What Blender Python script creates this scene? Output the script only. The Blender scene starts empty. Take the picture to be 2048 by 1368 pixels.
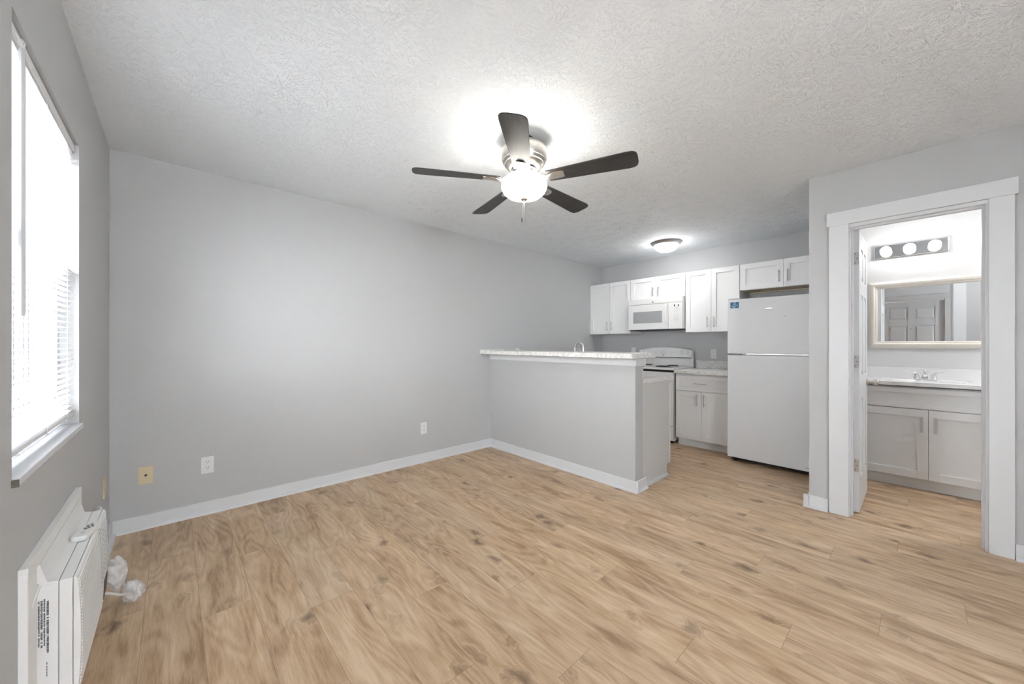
import bpy, bmesh, math, random
from mathutils import Vector, Matrix
PI = math.pi
random.seed(7)
S = bpy.context.scene
# ------------------------------------------------------------------ camera, world, exposure
FPX, CY, TH, H = 740.5, 688.3, math.radians(47.6), 1.21
cd = bpy.data.cameras.new('camera'); cam = bpy.data.objects.new('camera', cd)
S.collection.objects.link(cam); S.camera = cam
cam.location = (0, 0, H)
cam.rotation_euler = (PI/2, 0, TH - PI/2)
cd.sensor_width = 36; cd.sensor_fit = 'HORIZONTAL'
cd.lens = FPX/2048*36
cd.shift_y = (CY-684)/2048
cd.clip_start = 0.02; cd.clip_end = 100
S.view_settings.view_transform = 'Standard'; S.view_settings.look = 'None'
S.view_settings.gamma = 1; S.view_settings.use_curve_mapping = False
S.view_settings.exposure = 1.9
W = bpy.data.worlds.new('overcast_sky'); S.world = W; W.use_nodes = True
WB = W.node_tree.nodes['Background']
WB.inputs[0].default_value = (0.95, 0.97, 1.0, 1); WB.inputs[1].default_value = 8.5

FAN = (1.56, 1.60); FAN_W = 1.1; DOME_E = 10.5; BULB_E = 5.5; BOWL_E = 7

def point_light(name, loc, power, rad, col=(1, .98, .95), parent=None):
    l = bpy.data.lights.new(name, 'POINT'); l.energy = power; l.shadow_soft_size = rad; l.color = col
    o = bpy.data.objects.new(name, l); S.collection.objects.link(o); o.location = loc
    if parent:
        o.parent = parent; o.location = Vector(loc)-wloc(parent)
    return o

# ------------------------------------------------------------------ materials
MATS = {}
def nt(name):
    m = bpy.data.materials.new(name); m.use_nodes = True
    n = m.node_tree.nodes; b = n['Principled BSDF']
    MATS[name] = m
    return m, n, m.node_tree.links, b
def mat(name, col, rough=.5, metal=0, var=.03, nscale=12, bump=0, bscale=200, spec=.5, coat=0, emit=None, es=0, trans=0):
    m, n, l, b = nt(name)
    tc = n.new('ShaderNodeTexCoord')
    nz = n.new('ShaderNodeTexNoise'); nz.inputs['Scale'].default_value = nscale; nz.inputs['Detail'].default_value = 3
    l.new(tc.outputs['Object'], nz.inputs['Vector'])
    mx = n.new('ShaderNodeMix'); mx.data_type = 'RGBA'
    c = Vector(col)
    mx.inputs[6].default_value = (*[max(0, x*(1-var)) for x in c], 1)
    mx.inputs[7].default_value = (*[min(1, x*(1+var)) for x in c], 1)
    l.new(nz.outputs['Fac'], mx.inputs[0]); l.new(mx.outputs[2], b.inputs['Base Color'])
    b.inputs['Roughness'].default_value = rough; b.inputs['Metallic'].default_value = metal
    b.inputs['Specular IOR Level'].default_value = spec
    b.inputs['Coat Weight'].default_value = coat
    if trans: b.inputs['Transmission Weight'].default_value = trans
    if emit:
        b.inputs['Emission Color'].default_value = (*emit, 1); b.inputs['Emission Strength'].default_value = es
    if bump:
        n2 = n.new('ShaderNodeTexNoise'); n2.inputs['Scale'].default_value = bscale; n2.inputs['Detail'].default_value = 4
        l.new(tc.outputs['Object'], n2.inputs['Vector'])
        bp = n.new('ShaderNodeBump'); bp.inputs['Strength'].default_value = bump; bp.inputs['Distance'].default_value = .002
        l.new(n2.outputs['Fac'], bp.inputs['Height']); l.new(bp.outputs[0], b.inputs['Normal'])
    return m

M_wall = mat('wall_paint', (.49, .498, .508), .55, var=.012, nscale=2, bump=.35, bscale=260, spec=.45)
M_bathwall = mat('bath_wall_paint', (.72, .72, .72), .5, var=.01, nscale=2, bump=.2, bscale=260)
M_trim = mat('trim_white', (.675, .69, .71), .38, var=.01, nscale=5, bump=.05, bscale=60)
M_cab = mat('cabinet_white', (.84, .845, .85), .35, var=.008, nscale=6)
M_cabside = mat('cabinet_side_laminate', (.60, .60, .59), .5, var=.01, nscale=6)
M_rawwood = mat('raw_cabinet_board', (.62, .54, .40), .7, var=.08, nscale=9)
M_fridge = mat('fridge_enamel', (.70, .71, .73), .30, var=.01, nscale=8, bump=.45, bscale=420)
M_appl = mat('appliance_white', (.80, .80, .80), .22, var=.006, nscale=6, coat=.3)
M_plast = mat('white_plastic', (.74, .745, .74), .42, var=.01, nscale=9)
M_acplast = mat('air_conditioner_plastic', (.79, .79, .785), .5, var=.012, nscale=7, bump=.15, bscale=300)
M_ivory = mat('ivory_plastic', (.66, .56, .38), .45, var=.03, nscale=30)
M_black = mat('black_plastic', (.012, .012, .012), .45, var=.1)
M_dark = mat('dark_gap', (.03, .03, .03), .6, var=.1)
M_grey = mat('grey_print', (.16, .16, .17), .6, var=.1)
M_lgrey = mat('light_grey_print', (.42, .42, .43), .5, var=.05)
M_nickel = mat('brushed_nickel', (.62, .59, .55), .30, 1, var=.04, nscale=60)
M_steel = mat('satin_steel', (.55, .55, .55), .32, 1, var=.04, nscale=60)
M_chrome = mat('chrome', (.82, .83, .84), .07, 1, var=.01)
M_darkmetal = mat('dark_metal', (.06, .06, .065), .45, .8, var=.1)
M_vinyl = mat('blind_vinyl', (.86, .87, .88), .45, var=.01, nscale=10)
def add_translucent(m, col, fac):
    n = m.node_tree.nodes; l = m.node_tree.links
    out = n['Material Output']; b = n['Principled BSDF']
    tr = n.new('ShaderNodeBsdfTranslucent'); tr.inputs[0].default_value = (*col, 1)
    mx = n.new('ShaderNodeMixShader'); mx.inputs[0].default_value = fac
    l.new(b.outputs[0], mx.inputs[1]); l.new(tr.outputs[0], mx.inputs[2]); l.new(mx.outputs[0], out.inputs[0])
add_translucent(M_vinyl, (.85, .87, .9), .10)
M_string = mat('blind_string', (.8, .8, .8), .8, var=.02)
M_wand = mat('wand_plastic', (.52, .53, .54), .3, var=.02, nscale=20)
M_champagne = mat('champagne_frame', (.74, .70, .63), .36, .35, var=.05, nscale=25)
M_blue = mat('sticker_blue', (.004, .095, .22), .45, var=.06, nscale=40)
M_stext = mat('sticker_text', (.45, .75, .9), .5, var=.03)
M_coil = mat('burner_coil', (.03, .03, .032), .55, .5, var=.1)
M_drip = mat('drip_pan_chrome', (.6, .6, .6), .2, 1, var=.05)
M_basin = mat('cultured_marble_white', (.86, .86, .86), .18, var=.01, nscale=10, coat=.3)
M_mwwin = mat('microwave_window', (.36, .37, .38), .25, var=.05, nscale=300)
M_lcd = mat('display_segment', (.8, .9, .9), .4, emit=(.85, .95, 1), es=1.0)
M_bowl = mat('lamp_bowl_glass', (.9, .88, .84), .4, var=.01, emit=(1, .95, .86), es=BOWL_E)
M_domeglass = mat('dome_glass_lit', (.9, .9, .88), .4, var=.01, emit=(1, .98, .95), es=DOME_E)
M_filldome = mat('plain_dome_glass_lit', (.9, .9, .88), .4, var=.01, emit=(1, .98, .97), es=20)  # glow of the added, unseen bathroom fill dome
M_bulb = mat('vanity_bulb_lit', (.9, .9, .9), .4, var=.01, emit=(1, .98, .95), es=BULB_E)
M_entry = mat('entry_door_paint', (.40, .40, .405), .45, var=.015, nscale=4)
M_rough_wood = mat('unpainted_sill_end', (.13, .12, .10), .9, var=.5, nscale=90, bump=.5, bscale=150)
M_siding = mat('exterior_siding', (.085, .087, .092), .7, var=.02, nscale=3)
M_extwhite = mat('exterior_white_paint', (.30, .30, .31), .7, var=.02, nscale=3)
M_extdoor = mat('exterior_dark_paint', (.035, .037, .042), .6, var=.05, nscale=3)
M_ground = mat('exterior_concrete', (.5, .5, .49), .9, var=.1, nscale=3)

def mat_glass():
    m, n, l, b = nt('window_glass')
    b.inputs['Base Color'].default_value = (1, 1, 1, 1); b.inputs['Roughness'].default_value = .02
    b.inputs['Transmission Weight'].default_value = 1; b.inputs['IOR'].default_value = 1.02
    nz = n.new('ShaderNodeTexNoise'); nz.inputs['Scale'].default_value = 2
    mr = n.new('ShaderNodeMapRange'); mr.inputs[3].default_value = .0; mr.inputs[4].default_value = .04
    l.new(nz.outputs['Fac'], mr.inputs[0]); l.new(mr.outputs[0], b.inputs['Roughness'])
    return m
M_glass = mat_glass()
def mat_film():
    m, n, l, b = nt('clear_plastic_film')
    b.inputs['Base Color'].default_value = (.88, .90, .92, 1); b.inputs['Roughness'].default_value = .22
    b.inputs['Transmission Weight'].default_value = .25; b.inputs['IOR'].default_value = 1.2
    tc = n.new('ShaderNodeTexCoord'); v = n.new('ShaderNodeTexNoise'); v.inputs['Scale'].default_value = 18
    v.inputs['Detail'].default_value = 5; v.inputs['Distortion'].default_value = 1.5
    l.new(tc.outputs['Object'], v.inputs['Vector'])
    mr = n.new('ShaderNodeMapRange'); mr.inputs[1].default_value = .3; mr.inputs[2].default_value = .65
    mr.inputs[3].default_value = .30; mr.inputs[4].default_value = .70
    l.new(v.outputs['Fac'], mr.inputs[0]); l.new(mr.outputs[0], b.inputs['Alpha'])
    bp = n.new('ShaderNodeBump'); bp.inputs['Strength'].default_value = .25; bp.inputs['Distance'].default_value = .003
    l.new(v.outputs['Fac'], bp.inputs['Height']); l.new(bp.outputs[0], b.inputs['Normal'])
    return m
M_film = mat_film()
def mat_mirror():
    m, n, l, b = nt('mirror_silver')
    b.inputs['Metallic'].default_value = 1; b.inputs['Base Color'].default_value = (.86, .87, .87, 1)
    nz = n.new('ShaderNodeTexNoise'); nz.inputs['Scale'].default_value = 3
    mr = n.new('ShaderNodeMapRange'); mr.inputs[3].default_value = .0; mr.inputs[4].default_value = .02
    l.new(nz.outputs['Fac'], mr.inputs[0]); l.new(mr.outputs[0], b.inputs['Roughness'])
    return m
M_mirror = mat_mirror()
def mat_marble():
    m, n, l, b = nt('marble_laminate')
    tc = n.new('ShaderNodeTexCoord')
    mp = n.new('ShaderNodeMapping'); mp.inputs['Rotation'].default_value = (.5, .35, .6); l.new(tc.outputs['Object'], mp.inputs[0])
    w = n.new('ShaderNodeTexNoise'); w.inputs['Scale'].default_value = 7; w.inputs['Detail'].default_value = 8; w.inputs['Distortion'].default_value = 2.2
    l.new(mp.outputs[0], w.inputs['Vector'])
    r = n.new('ShaderNodeValToRGB'); e = r.color_ramp.elements
    e[0].position = .42; e[0].color = (.80, .795, .78, 1); e[1].position = .58; e[1].color = (.76, .755, .74, 1)
    k = r.color_ramp.elements.new(.50); k.color = (.60, .595, .58, 1)
    k = r.color_ramp.elements.new(.475); k.color = (.70, .695, .68, 1)
    l.new(w.outputs['Fac'], r.inputs[0])
    l.new(r.outputs[0], b.inputs['Base Color']); b.inputs['Roughness'].default_value = .28
    return m
M_marble = mat_marble()
def mat_blade():
    m, n, l, b = nt('fan_blade_espresso')
    tc = n.new('ShaderNodeTexCoord'); mp = n.new('ShaderNodeMapping'); mp.inputs['Scale'].default_value = (6, 90, 40)
    l.new(tc.outputs['Object'], mp.inputs[0])
    w = n.new('ShaderNodeTexNoise'); w.inputs['Scale'].default_value = 1.5; w.inputs['Detail'].default_value = 5; l.new(mp.outputs[0], w.inputs['Vector'])
    r = n.new('ShaderNodeValToRGB'); e = r.color_ramp.elements
    e[0].position = .3; e[0].color = (.018, .017, .017, 1); e[1].position = .75; e[1].color = (.055, .052, .05, 1)
    l.new(w.outputs['Fac'], r.inputs[0]); l.new(r.outputs[0], b.inputs['Base Color'])
    b.inputs['Roughness'].default_value = .42
    return m
M_blade = mat_blade()
def mat_ceiling():
    m, n, l, b = nt('stomp_textured_ceiling')
    tc = n.new('ShaderNodeTexCoord')
    b.inputs['Base Color'].default_value = (.86, .90, .94, 1); b.inputs['Roughness'].default_value = .75
    # crow's-foot strokes: stretched noise whose direction is swirled by a voronoi cell
    vo = n.new('ShaderNodeTexVoronoi'); vo.inputs['Scale'].default_value = 5.5; vo.feature = 'F1'
    l.new(tc.outputs['Object'], vo.inputs['Vector'])
    sub = n.new('ShaderNodeVectorMath'); sub.operation = 'SUBTRACT'
    l.new(tc.outputs['Object'], sub.inputs[0]); l.new(vo.outputs['Position'], sub.inputs[1])
    sp = n.new('ShaderNodeSeparateXYZ'); l.new(sub.outputs[0], sp.inputs[0])
    at = n.new('ShaderNodeMath'); at.operation = 'ARCTAN2'; l.new(sp.outputs[1], at.inputs[0]); l.new(sp.outputs[0], at.inputs[1])
    ln = n.new('ShaderNodeVectorMath'); ln.operation = 'LENGTH'; l.new(sub.outputs[0], ln.inputs[0])
    ca = n.new('ShaderNodeMath'); ca.operation = 'MULTIPLY'; ca.inputs[1].default_value = 8; l.new(at.outputs[0], ca.inputs[0])
    cl = n.new('ShaderNodeMath'); cl.operation = 'MULTIPLY'; cl.inputs[1].default_value = 20; l.new(ln.outputs['Value'], cl.inputs[0])
    cb = n.new('ShaderNodeCombineXYZ'); l.new(ca.outputs[0], cb.inputs[0]); l.new(cl.outputs[0], cb.inputs[1]); l.new(vo.outputs['Distance'], cb.inputs[2])
    sepc = n.new('ShaderNodeSeparateColor'); l.new(vo.outputs['Color'], sepc.inputs[0])
    mulr = n.new('ShaderNodeMath'); mulr.operation = 'MULTIPLY'; mulr.inputs[1].default_value = 50; l.new(sepc.outputs[0], mulr.inputs[0]); l.new(mulr.outputs[0], cb.inputs[2])
    st = n.new('ShaderNodeTexNoise'); st.inputs['Scale'].default_value = 1.6; st.inputs['Detail'].default_value = 3; st.inputs['Distortion'].default_value = .6
    l.new(cb.outputs[0], st.inputs['Vector'])
    n1 = n.new('ShaderNodeTexNoise'); n1.inputs['Scale'].default_value = 60; n1.inputs['Detail'].default_value = 4; n1.inputs['Distortion'].default_value = 1.2
    l.new(tc.outputs['Object'], n1.inputs['Vector'])
    rr = n.new('ShaderNodeMapRange'); rr.inputs[1].default_value = .55; rr.inputs[2].default_value = .63; l.new(st.outputs['Fac'], rr.inputs[0])
    r2 = n.new('ShaderNodeMapRange'); r2.inputs[1].default_value = .54; r2.inputs[2].default_value = .64; l.new(n1.outputs['Fac'], r2.inputs[0])
    ad = n.new('ShaderNodeMath'); ad.operation = 'MULTIPLY_ADD'; ad.inputs[1].default_value = 1.3
    l.new(rr.outputs[0], ad.inputs[0]); l.new(r2.outputs[0], ad.inputs[2])
    bp = n.new('ShaderNodeBump'); bp.inputs['Strength'].default_value = .7; bp.inputs['Distance'].default_value = .0024
    l.new(ad.outputs[0], bp.inputs['Height']); l.new(bp.outputs[0], b.inputs['Normal'])
    return m
M_ceil = mat_ceiling()
def mat_floor():
    m, n, l, b = nt('oak_plank_floor')
    def math_(op, a=None, c=None, d=None):
        k = n.new('ShaderNodeMath'); k.operation = op
        for i, v in enumerate((a, c, d)):
            if v is None: continue
            if isinstance(v, (int, float)): k.inputs[i].default_value = v
            else: l.new(v, k.inputs[i])
        return k.outputs[0]
    tc = n.new('ShaderNodeTexCoord'); sp = n.new('ShaderNodeSeparateXYZ'); l.new(tc.outputs['Object'], sp.inputs[0])
    x, y = sp.outputs[0], sp.outputs[1]
    u = math_('DIVIDE', math_('SUBTRACT', x, 1.405), .188)
    ix = math_('FLOOR', u)
    yo = math_('SUBTRACT', math_('SUBTRACT', y, .621), math_('MULTIPLY', ix, .482))
    v = math_('DIVIDE', yo, 1.22); iy = math_('FLOOR', v)
    fx = math_('SUBTRACT', u, ix); fy = math_('SUBTRACT', v, iy)
    ex = math_('MULTIPLY', math_('MINIMUM', fx, math_('SUBTRACT', 1, fx)), .188)
    ey = math_('MULTIPLY', math_('MINIMUM', fy, math_('SUBTRACT', 1, fy)), 1.22)
    e = math_('MINIMUM', ex, ey)
    gr = n.new('ShaderNodeMapRange'); gr.inputs[1].default_value = .0004; gr.inputs[2].default_value = .0018; l.new(e, gr.inputs[0])
    cb = n.new('ShaderNodeCombineXYZ'); l.new(ix, cb.inputs[0]); l.new(iy, cb.inputs[1])
    wn = n.new('ShaderNodeTexWhiteNoise'); wn.noise_dimensions = '2D'; l.new(cb.outputs[0], wn.inputs['Vector'])
    sc = n.new('ShaderNodeVectorMath'); sc.operation = 'SCALE'; sc.inputs['Scale'].default_value = 31; l.new(wn.outputs['Color'], sc.inputs[0])
    add = n.new('ShaderNodeVectorMath'); add.operation = 'ADD'; l.new(tc.outputs['Object'], add.inputs[0]); l.new(sc.outputs[0], add.inputs[1])
    def mapped(sx, sy):
        mp = n.new('ShaderNodeMapping'); mp.inputs['Scale'].default_value = (sx, sy, 1); l.new(add.outputs[0], mp.inputs[0]); return mp.outputs[0]
    # knots: few stretched voronoi cells; the grain is pushed aside around them
    vk = n.new('ShaderNodeTexVoronoi'); vk.inputs['Scale'].default_value = 1; vk.inputs['Randomness'].default_value = 1
    kn0 = n.new('ShaderNodeTexNoise'); kn0.inputs['Scale'].default_value = 2.2; kn0.inputs['Detail'].default_value = 5; l.new(mapped(9, 5), kn0.inputs['Vector'])
    kv = n.new('ShaderNodeVectorMath'); kv.operation = 'MULTIPLY_ADD'; l.new(kn0.outputs['Color'], kv.inputs[0]); kv.inputs[1].default_value = (.75, .75, 0); l.new(mapped(7.0, 4.4), kv.inputs[2])
    l.new(kv.outputs[0], vk.inputs['Vector'])
    kd = n.new('ShaderNodeMapRange'); kd.interpolation_type = 'SMOOTHSTEP'
    kd.inputs[1].default_value = .0; kd.inputs[2].default_value = .34; kd.inputs[3].default_value = 1; kd.inputs[4].default_value = 0
    l.new(vk.outputs['Distance'], kd.inputs[0])
    ksel = n.new('ShaderNodeSeparateColor'); l.new(vk.outputs['Color'], ksel.inputs[0])
    kon = n.new('ShaderNodeMapRange'); kon.inputs[1].default_value = .15; kon.inputs[2].default_value = .7; l.new(ksel.outputs[0], kon.inputs[0])
    knot = math_('MULTIPLY', kd.outputs[0], kon.outputs[0])
    # growth rings / cathedral grain
    gn = n.new('ShaderNodeTexNoise'); gn.inputs['Scale'].default_value = 1; gn.inputs['Detail'].default_value = 2; l.new(mapped(5, .9), gn.inputs['Vector'])
    ring = math_('SINE', math_('MULTIPLY', math_('ADD', gn.outputs['Fac'], math_('MULTIPLY', knot, .25)), 95))
    fine = n.new('ShaderNodeTexNoise'); fine.inputs['Scale'].default_value = 1; fine.inputs['Detail'].default_value = 6; fine.inputs['Roughness'].default_value = .7
    l.new(mapped(150, 11), fine.inputs['Vector'])
    broad = n.new('ShaderNodeTexNoise'); broad.inputs['Scale'].default_value = 1; broad.inputs['Detail'].default_value = 4; broad.inputs['Distortion'].default_value = .7; l.new(mapped(11, 1.7), broad.inputs['Vector'])
    f = math_('MULTIPLY_ADD', ring, .05, math_('MULTIPLY_ADD', fine.outputs['Fac'], .46, math_('MULTIPLY', broad.outputs['Fac'], .68)))
    rp = n.new('ShaderNodeValToRGB'); el = rp.color_ramp.elements
    el[0].position = .38; el[0].color = (.315, .195, .105, 1)
    el[1].position = .74; el[1].color = (.68, .515, .345, 1)
    k = el.new(.52); k.color = (.485, .33, .195, 1)
    k = el.new(.62); k.color = (.575, .41, .258, 1)
    l.new(f, rp.inputs[0])
    # plank tint
    hs = n.new('ShaderNodeHueSaturation'); l.new(rp.outputs[0], hs.inputs['Color'])
    mv = n.new('ShaderNodeMapRange'); mv.inputs[3].default_value = .97; mv.inputs[4].default_value = 1.04; l.new(wn.outputs['Value'], mv.inputs[0]); l.new(mv.outputs[0], hs.inputs['Value'])
    ms = n.new('ShaderNodeMapRange'); ms.inputs[3].default_value = .93; ms.inputs[4].default_value = 1.0; l.new(wn.outputs['Value'], ms.inputs[0]); l.new(ms.outputs[0], hs.inputs['Saturation'])
    mk = n.new('ShaderNodeMix'); mk.data_type = 'RGBA'; mk.inputs[7].default_value = (.14, .088, .052, 1)
    kf = math_('MULTIPLY', math_('POWER', knot, 1.25), math_('MULTIPLY_ADD', fine.outputs['Fac'], .9, .5)); l.new(kf, mk.inputs[0]); l.new(hs.outputs[0], mk.inputs[6])
    mg = n.new('ShaderNodeMix'); mg.data_type = 'RGBA'; mg.inputs[6].default_value = (.20, .13, .075, 1); l.new(mk.outputs[2], mg.inputs[7])
    g2 = math_('MULTIPLY_ADD', gr.outputs[0], .55, .45); l.new(g2, mg.inputs[0])
    l.new(mg.outputs[2], b.inputs['Base Color'])
    rr = n.new('ShaderNodeMapRange'); rr.inputs[3].default_value = .36; rr.inputs[4].default_value = .50; l.new(fine.outputs['Fac'], rr.inputs[0]); l.new(rr.outputs[0], b.inputs['Roughness'])
    hgt = math_('MULTIPLY_ADD', fine.outputs['Fac'], .25, math_('MULTIPLY_ADD', ring, .06, gr.outputs[0]))
    bp = n.new('ShaderNodeBump'); bp.inputs['Strength'].default_value = .35; bp.inputs['Distance'].default_value = .001
    l.new(hgt, bp.inputs['Height']); l.new(bp.outputs[0], b.inputs['Normal'])
    return m
M_floor = mat_floor()

# ------------------------------------------------------------------ builders
def wloc(o):
    v = Vector((0, 0, 0))
    while o: v = v+o.location; o = o.parent
    return v
class MB:
    def __init__(s): s.b = bmesh.new()
    def box(s, x0, x1, y0, y1, z0, z1):
        x0, x1 = sorted((x0, x1)); y0, y1 = sorted((y0, y1)); z0, z1 = sorted((z0, z1))
        v = [s.b.verts.new((x, y, z)) for x in (x0, x1) for y in (y0, y1) for z in (z0, z1)]
        for f in ((0, 1, 3, 2), (4, 6, 7, 5), (0, 4, 5, 1), (2, 3, 7, 6), (0, 2, 6, 4), (1, 5, 7, 3)):
            s.b.faces.new([v[i] for i in f])
        return s
    def loft(s, rings, cap=True, closed=True):
        R = [[s.b.verts.new(p) for p in r] for r in rings]
        for a, c in zip(R, R[1:]):
            k = len(a)
            for i in range(k if closed else k-1):
                j = (i+1) % k
                s.b.faces.new((a[i], a[j], c[j], c[i]))
        if cap:
            s.b.faces.new(R[0][::-1]); s.b.faces.new(R[-1])
        return s
    def lathe(s, cx, cy, prof, seg=40, axis='z', cz=0, sy=1):
        # prof = [(r, h)]; axis z: around vertical; axis x: r in yz plane, h along x
        rings = []
        for r, h in prof:
            r = max(r, 1e-5); ring = []
            for i in range(seg):
                a = 2*PI*i/seg
                if axis == 'z': ring.append((cx+r*math.cos(a), cy+r*math.sin(a), h))
                elif axis == 'x': ring.append((h, cy+r*math.cos(a), cz+r*math.sin(a)*sy))
                else: ring.append((cx+r*math.cos(a), h, cz+r*math.sin(a)*sy))
            rings.append(ring)
        return s.loft(rings)
    def tube(s, pts, r, seg=8, cap=True):
        pts = [Vector(p) for p in pts]; rings = []; up = None
        for i, p in enumerate(pts):
            t = (pts[min(i+1, len(pts)-1)]-pts[max(i-1, 0)]).normalized()
            if up is None:
                up = Vector((0, 0, 1)) if abs(t.z) < .9 else Vector((1, 0, 0))
            a = t.cross(up).normalized(); up = a.cross(t).normalized()
            rr = r[i] if isinstance(r, (list, tuple)) else r
            rings.append([p+(a*math.cos(2*PI*k/seg)+up*math.sin(2*PI*k/seg))*rr for k in range(seg)])
        return s.loft(rings, cap)
    def prism(s, poly, axis, a0, a1):
        # poly in the two other axes; extruded along axis from a0 to a1
        def P(p, a):
            if axis == 'x': return (a, p[0], p[1])
            if axis == 'y': return (p[0], a, p[1])
            return (p[0], p[1], a)
        return s.loft([[P(p, a0) for p in poly], [P(p, a1) for p in poly]])
    def sphere(s, c, r, seg=20, sz=1):
        prof = [(r*math.sin(PI*i/12), c[2]-r*sz*math.cos(PI*i/12)) for i in range(13)]
        return s.lathe(c[0], c[1], prof, seg)
def tag(o, label=None, cat=None, group=None, kind=None):
    if label: o['label'] = label
    if cat: o['category'] = cat
    if group: o['group'] = group
    if kind: o['kind'] = kind
    return o
def empty(name, loc, label, cat, group=None, kind=None, rz=0):
    o = bpy.data.objects.new(name, None); S.collection.objects.link(o); o.location = loc; o.rotation_euler = (0, 0, rz)
    o.empty_display_size = .05
    return tag(o, label, cat, group, kind)
def obj(name, mb, m, parent=None, bevel=0, smooth=False, local=False, label=None):
    bm = mb.b
    bmesh.ops.remove_doubles(bm, verts=bm.verts, dist=1e-6)
    bmesh.ops.recalc_face_normals(bm, faces=bm.faces)
    if parent is not None and not local:
        off = -wloc(parent); bmesh.ops.translate(bm, verts=bm.verts, vec=off)
    me = bpy.data.meshes.new(name); bm.to_mesh(me); bm.free(); me.materials.append(m)
    o = bpy.data.objects.new(name, me); S.collection.objects.link(o)
    if parent is not None: o.parent = parent
    if smooth:
        me.polygons.foreach_set('use_smooth', [True]*len(me.polygons))
        me.update()
        try: me.set_sharp_from_angle(angle=math.radians(38))
        except Exception: pass
    if bevel:
        md = o.modifiers.new('bevel', 'BEVEL'); md.width = bevel; md.segments = 2; md.limit_method = 'ANGLE'; md.angle_limit = math.radians(40)
        md.harden_normals = False
    if label: o['label'] = label
    return o
def copy_tree(o, parent=None):
    c = o.copy(); S.collection.objects.link(c)
    if parent: c.parent = parent
    for ch in list(o.children): copy_tree(ch, c)
    return c
def struct(name, mb, m, label, cat, bevel=0, smooth=False):
    return tag(obj(name, mb, m, None, bevel, smooth), label, cat, kind='structure')

# ------------------------------------------------------------------ room shell
XW, YN, XE, XD, YS, ZC = -.30, 3.43, 5.10, 3.50, -2.20, 2.44
YP0, YP1 = .43, .545          # partition between bathroom and kitchen
OY0, OY1, OZ = -.285, .335, 2.045   # rough opening of bathroom doorway
WY0, WY1, WZ0, WZ1 = 1.53, 2.42, .853, 2.058   # window opening
EY0, EY1 = -.345, .515        # entry door rough opening
struct('floor', MB().box(XW-.0, XE, YS, YN, -.04, 0), M_floor, 'light oak wood-look plank floor running through every room', 'floor')
struct('ceiling', MB().box(XW-.15, XE+.1, YS-.1, YN+.1, ZC, ZC+.1), M_ceil, 'white ceiling with crow foot stomped texture', 'ceiling')
struct('wall_north', MB().box(XW-.15, XE+.1, YN, YN+.1, -.04, ZC), M_wall, 'long plain grey wall with outlets, left of the counter', 'wall')
T = .11
mb = MB()
mb.box(XW-T, XW, WY1, YN, -.04, ZC).box(XW-T, XW, EY1, WY0, -.04, ZC)
mb.box(XW-T, XW, WY0, WY1, -.04, WZ0).box(XW-T, XW, WY0, WY1, WZ1, ZC)
mb.box(XW-T, XW, EY0, EY1, 2.06, ZC).box(XW-T, XW, YS, EY0, -.04, ZC)
struct('wall_west', mb, M_wall, 'grey wall at far left that holds the blinded window', 'wall')
struct('wall_east', MB().box(XE, XE+.1, YP1, YN, -.04, ZC), M_wall, 'grey kitchen back wall behind stove and cabinets', 'wall')
mb = MB().box(XE, XE+.1, YS, YP0, -.04, ZC).box(XD+T, XE+.1, -1.42, -1.3, 0, ZC)
struct('wall_bath', mb, M_bathwall, 'white bathroom wall behind the mirror and vanity light', 'wall')
mb = MB().box(XD, XD+T, OY1, YP1, 0, ZC).box(XD, XD+T, YS, OY0, 0, ZC).box(XD, XD+T, OY0, OY1, OZ, ZC).box(XD+T, XE, YP0, YP1, 0, ZC)
struct('wall_doorway', mb, M_wall, 'grey wall with the bathroom doorway, right of the fridge', 'wall')
mb = MB()
SX0, SX1 = .25, .90  # unseen window opening, added to let in fill daylight
mb.box(XW-.15, SX0, YS-.1, YS, -.04, ZC).box(SX1, XE+.1, YS-.1, YS, -.04, ZC).box(SX0, SX1, YS-.1, YS, -.04, .70).box(SX0, SX1, YS-.1, YS, 2.08, ZC)
struct('wall_south', mb, M_wall, 'grey wall behind the camera with an opening added for fill daylight', 'wall')
# half wall of the peninsula
PX0, PX1, PY = 2.785, 2.905, 1.555
struct('wall_peninsula', MB().box(PX0, PX1, PY, YN, 0, 1.094), M_wall, 'grey half wall carrying the raised marble bar counter', 'half wall')
mb = MB().box(PX0-.014, PX1+.03, PY-.014, YN, 1.030, 1.093)
struct('trim_1', mb, M_trim, 'white trim board under the raised bar counter', 'trim', bevel=.002)

def base_run(mb, axis, at, sgn, a0, a1, h=.088, t=.014, shoe=.018):
    # axis 'x': board runs along x, standing on the y=at wall face, sticking out to sgn
    prof = [(at, 0), (at+sgn*(t+shoe), 0), (at+sgn*(t+shoe*.9), shoe*.6), (at+sgn*(t+.001), shoe), (at+sgn*t, shoe+.001), (at+sgn*t, h-.004), (at+sgn*(t-.004), h), (at, h)]
    mb.prism(prof, axis, a0, a1) if axis == 'y' else mb.loft([[(a, p[0], p[1]) for p in prof] for a in (a0, a1)])
    return mb
struct('baseboard_north', base_run(MB(), 'x', YN, -1, XW, PX0), M_trim, 'white baseboard along the long grey wall', 'baseboard')
mb = MB(); base_run(mb, 'y', XW, 1, .60, YN); base_run(mb, 'y', XW, 1, YS, EY0-.1)
struct('baseboard_west', mb, M_trim, 'white baseboard under the window wall', 'baseboard')
mb = MB(); base_run(mb, 'y', PX0, -1, PY-.032, YN-.01); base_run(mb, 'x', PY, -1, PX0-.032, PX1+.04)
struct('baseboard_peninsula', mb, M_trim, 'white baseboard around the foot of the half wall', 'baseboard')
mb = MB(); base_run(mb, 'y', XD, -1, .435, YP1+.032); base_run(mb, 'x', YP1, 1, XD-.032, 4.2)
struct('baseboard_doorway', mb, M_trim, 'short white baseboard between the fridge and the bathroom door casing', 'baseboard')
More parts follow.
